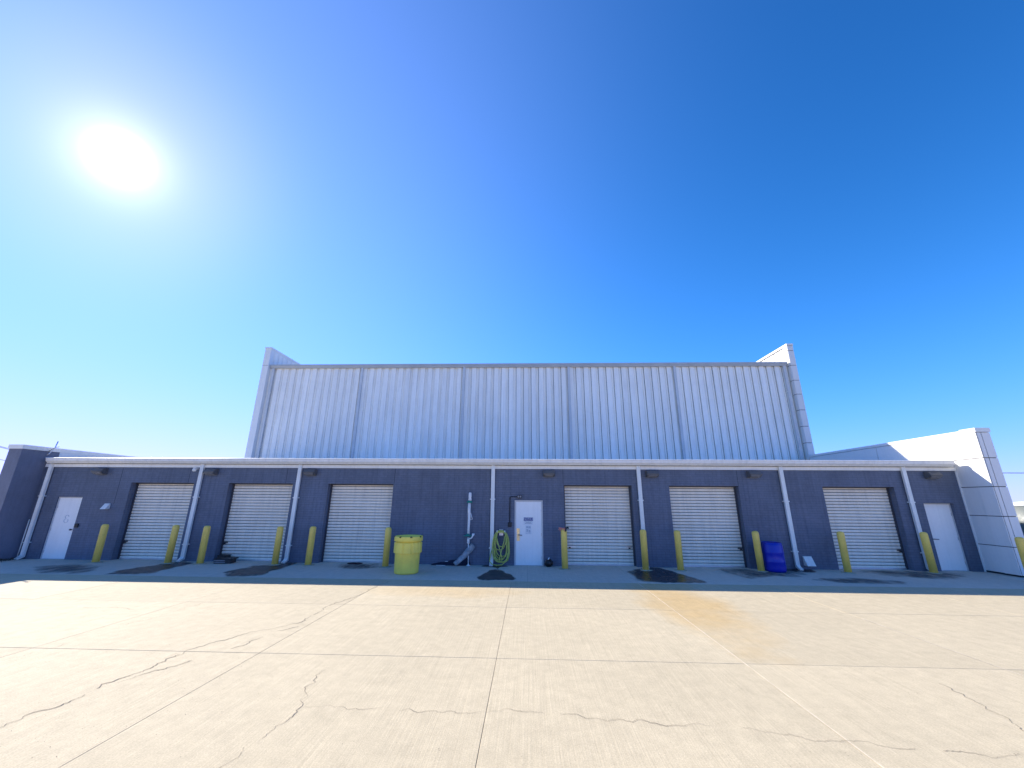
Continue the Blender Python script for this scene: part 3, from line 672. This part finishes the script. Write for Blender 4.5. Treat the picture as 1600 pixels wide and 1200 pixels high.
# coiled green hose on a hanger
hh = thing('hose_hanger', 'small wall hanger carrying the coiled green hose', 'hose hanger', (-.93, 0, 1.08))
bm = bmesh.new(); prism(bm, [(-.14*math.cos(q), .07*math.sin(q)) for q in [math.pi*i/10 for i in range(11)]], -.16, -.002, axis='y'); bmesh.ops.recalc_face_normals(bm, faces=bm.faces)
ob('saddle', mesh('saddle', bm, 'hose'), hh); part('wall_plate', (-.07, .07, -.02, 0, -.10, .10), 'galv', hh)
part('end_clip', (-.16, -.12, -.175, -.02, .0, .07), 'paper', hh, .008); part('end_clip', (.11, .15, -.175, -.02, .0, .07), 'paper', hh, .008)
th = thing('garden_hose', 'coiled yellow-green hose hanging on the wall beside the NOTICE door', 'hose', (-.93, -.09, 0))
rnd = random.Random(5)
loops = []
for i in range(9):
    w_ = .14+.013*i*1.15+rnd.uniform(-.012, .012); bot = (.62, .50, .30, .24, .20, .15, .22, .12, .10)[i]+rnd.uniform(-.02, .02); bot = max(.10, bot); sk = rnd.uniform(-.05, .05); top = 1.145+.010*rnd.uniform(-1, 1)
    pts = []
    for k in range(29):
        an = math.pi/2+2*math.pi*k/28; cz = (top+bot)/2; rz = (top-bot)/2
        wid = w_*1.15*(1.0 if math.sin(an) < 0 else 1.0)
        s = math.sin(an); cx_ = math.cos(an)
        xx = math.copysign(abs(cx_)**.75, cx_)*wid*(1+.12*(-s if s < 0 else 0))+sk*(1-s)/2
        pts.append((xx, -.06+.10*math.sin(an*1.0+i)*.35+.012*(i % 4)-.02*(s < 0), cz+rz*s))
    tubeob('hose_loop', pts, .0165, 'hose', th, 8)
# two strands crossing in a narrow V
tubeob('hose_loop', [(-.16, -.10, .95), (-.09, -.12, .72), (.0, -.125, .42), (.06, -.12, .22), (.02, -.12, .12), (-.05, -.12, .2), (.02, -.13, .45), (.10, -.12, .75), (.14, -.10, .98)], .0165, 'hose', th)
tubeob('hose_loop', [(.22, -.05, .9), (.27, -.07, .6), (.27, -.08, .35), (.25, -.09, .16)], .0165, 'hose', th)
tubeob('hose_tail', [(.24, -.09, .42), (.20, -.10, .17), (.05, -.13, .045), (-.12, -.15, .03), (-.30, -.14, .06), (-.38, -.11, .16), (-.36, -.06, .35), (-.27, -.06, .62)], .0155, 'hose', th)
# black bag
bm = bmesh.new(); bmesh.ops.create_icosphere(bm, subdivisions=4, radius=1)
for v in bm.verts:
    c = v.co.copy(); d = 1+.14*noise.noise(c*2.2)+.06*noise.noise(c*6)
    v.co = Vector((c.x*.15*d, c.y*.13*d, max(0, .115+c.z*.125*d)))
for f in bm.faces: f.smooth = True
t = thing('trash_bag', 'small black plastic bag with white tie on the ground by the door', 'bag', (.735, -.17, 0))
ob('body', mesh('body', bm, 'bag'), t)
tubeob('tie', [(-.02, -.05, .225), (-.01, -.06, .25), (.015, -.05, .285), (.02, -.04, .30)], [.018, .02, .014, .008], 'paper', t, 8)

# pink glove lying over the bollard top
t = thing('work_glove', 'pink and black work glove draped over a bollard top', 'glove', (1.255, -.60, 1.258))
bm = bmesh.new(); box(bm, -.06, .075, -.05, .05, -.01, .032)
bmesh.ops.subdivide_edges(bm, edges=list(bm.edges), cuts=2, use_grid_fill=True)
for v in bm.verts: v.co.z += .012*noise.noise(v.co*30)
tube(bm, [(-.045, -.03, .012), (-.10, -.05, .012), (-.135, -.06, -.03), (-.14, -.062, -.07)], [.018, .016, .014, .010], 8)
tube(bm, [(-.05, .0, .014), (-.11, -.01, .02), (-.16, -.015, .0), (-.185, -.018, -.03)], [.018, .017, .015, .010], 8)
tube(bm, [(-.05, .025, .014), (-.10, .035, .03), (-.15, .05, .035), (-.18, .055, .03)], [.018, .016, .014, .010], 8)
tube(bm, [(-.04, .045, .012), (-.085, .075, .014), (-.11, .10, .0), (-.12, .11, -.02)], [.016, .014, .012, .009], 8)
tube(bm, [(.03, -.045, .012), (.02, -.09, .008), (.0, -.115, -.03), (-.005, -.12, -.055)], [.018, .017, .014, .010], 8)
bmesh.ops.recalc_face_normals(bm, faces=bm.faces)
ob('hand', mesh('hand', bm, 'pink'), t)
bm = bmesh.new(); tube(bm, [(.065, 0, .018), (.10, .0, .03), (.15, .0, .045), (.16, 0, .048)], [.045, .046, .056, .05], 12)
for v in bm.verts: v.co.z = .03+(v.co.z-.03)*.55
bmesh.ops.recalc_face_normals(bm, faces=bm.faces); ob('cuff', mesh('cuff', bm, 'black'), t)
tubeob('strap', [(.055, -.052, .03), (.06, -.075, -.01), (.05, -.11, -.05), (.035, -.118, -.075)], [.02, .022, .022, .014], 'black', t, 8)

# dark cases lying at the second roll-up door
t = thing('flat_case', 'low dark case with pale side strips lying before a roll-up door', 'case', (-10.62, -.33, 0), rotz=.12)
part('body', (-.28, .28, -.17, .17, 0, .13), 'black', t, .012); part('lid', (-.30, .34, -.18, .19, .131, .165), 'black', t, .008)
part('side_strip', (-.26, .10, -.176, -.169, .03, .055), 'lens', t); part('side_strip', (-.27, .08, -.176, -.169, .085, .115), 'lens', t)
t = thing('flat_case', 'smaller dark case standing behind the pale-striped case', 'case', (-10.95, .03, 0), rotz=-.1)
part('body', (-.17, .17, -.11, .11, 0, .20), 'black', t, .012); part('lid', (-.18, .18, -.12, .12, .201, .225), 'black', t, .008)
# dark rag
bm = bmesh.new(); bmesh.ops.create_icosphere(bm, subdivisions=3, radius=1)
for v in bm.verts:
    c = v.co.copy(); d = 1+.35*noise.noise(c*2.0); v.co = Vector((c.x*.26*d, c.y*.10*d, max(.0, .02+c.z*.03*d)))
tag(ob('rag', mesh('rag', bm, 'rag'), None, (-6.05, -.16, .003)), 'dark red rag lying flat before a roll-up door', 'rag')
# leaf litter in the wing corner
bm = bmesh.new(); rnd = random.Random(3)
for i in range(420):
    y = rnd.uniform(-1.9, -.02); x = -18.70+abs(rnd.gauss(0, .14)); z = .012+rnd.random()*.06*max(0, 1-(x+18.7)/.3)
    s = rnd.uniform(.015, .04); e = Euler((rnd.uniform(-.7, .7), rnd.uniform(-.7, .7), rnd.uniform(0, 6.28))).to_matrix()
    bm.faces.new([bm.verts.new(Vector((x, y, z))+e @ Vector(q)*s) for q in ((-1, 0, 0), (0, -.5, .2), (1, 0, 0), (0, .5, .2))])
tag(ob('leaf_litter', mesh('leaf_litter', bm, 'leaf')), 'dark leaf litter drifted along the foot of the dark wing wall', 'leaves', kind='stuff')

# loose grit on the slabs
bm = bmesh.new(); rnd = random.Random(11)
for i in range(900):
    y = -rnd.uniform(.1, 1)**1.0*13; x = rnd.uniform(-14, 14) if rnd.random() < .6 else rnd.gauss(-4.6, .8)
    if y > -.2 : continue
    r = rnd.uniform(.002, .0048); vs = [bm.verts.new((x+r*math.cos(a)*rnd.uniform(.7, 1.2), y+r*math.sin(a)*rnd.uniform(.7, 1.2), .0005)) for a in (0, 1.3, 2.6, 3.9, 5.1)]
    tp = bm.verts.new((x, y, r*.9))
    for a in range(5): bm.faces.new((vs[a], vs[(a+1) % 5], tp))
tag(ob('grit', mesh('grit', bm, 'crack')), 'loose grit scattered over the concrete yard', 'grit', kind='stuff')

# ================================================================== FAR THINGS
# power line behind the dark wing
A0, A1 = Vector((-57.3, 8.9, 10.8)), Vector((-150, 135, 10.5))
for nm, P in (('utility_pole', A0), ('utility_pole', A1)):
    t = thing(nm, 'wooden utility pole carrying the wires %s' % ('beside the yard' if P is A0 else 'far behind the building'), 'pole', (P.x, P.y, 0), 'utility poles of the wire line')
    latheob('shaft', [(.17, -.1), (.12, 11.6), (.0, 11.62)], 'wood', t, seg=12)
    part('crossarm', (-1.1, 1.1, -.06, .06, 10.5, 10.62), 'wood', t)
def wire(a, b, sag, r, m_, label, group=None):
    pts = [a.lerp(b, i/24)-Vector((0, 0, sag*4*(i/24)*(1-i/24))) for i in range(25)]
    o = tubeob('overhead_wire', pts, r, m_, None, 6); tag(o, label, 'wire', group); return o
for off, dz, which in ((-.9, .0, 'upper dark overhead wire on the outer crossarm end past the dark wing wall'), (.9, -.25, 'dark overhead wire just under the upper one past the dark wing wall'), (0, -2.0, 'lowest dark overhead wire, well below the other two, past the dark wing wall')):
    wire(A0+Vector((off, 0, dz)), A1+Vector((off, 0, dz)), 1.0, .035, 'cable', which, 'dark wires behind the wing wall')
# white cable beyond the panelled wing
B0, B1 = Vector((46, 45, 6.42)), Vector((104, 45, 6.5))
wire(B0, B1, .1, .085, 'cable_w', 'thick white overhead cable beyond the white panelled wing wall')
for nm, P, w_ in (('utility_pole', B0, 'behind the metal hall'), ('utility_pole', B1, 'out beyond the green-grey tank')):
    t = thing(nm, 'pole carrying the white cable %s' % w_, 'pole', (P.x, P.y, 0), 'poles of the white cable')
    latheob('shaft', [(.13, -.1), (.10, 6.5), (.0, 6.55)], 'wood', t, seg=10); part('crossarm', (-.4, .4, -.06, .06, 6.2, 6.3), 'wood', t)
t = thing('storage_tank', 'green-grey upright tank with pale domed top beyond the wing wall', 'tank', (29.45, 10, 0))
latheob('shell', [(1.2, -.1), (1.2, 2.05)], 'tank', t, seg=40); latheob('dome', [(1.21, 2.051), (1.19, 2.14), (1.0, 2.24), (.6, 2.32), (.0, 2.34)], 'tanktop', t, seg=40)
for z in (.5, 1.1): latheob('hoop', [(1.2, z), (1.215, z+.005), (1.215, z+.05), (1.2, z+.055)], 'tank', t, seg=40)
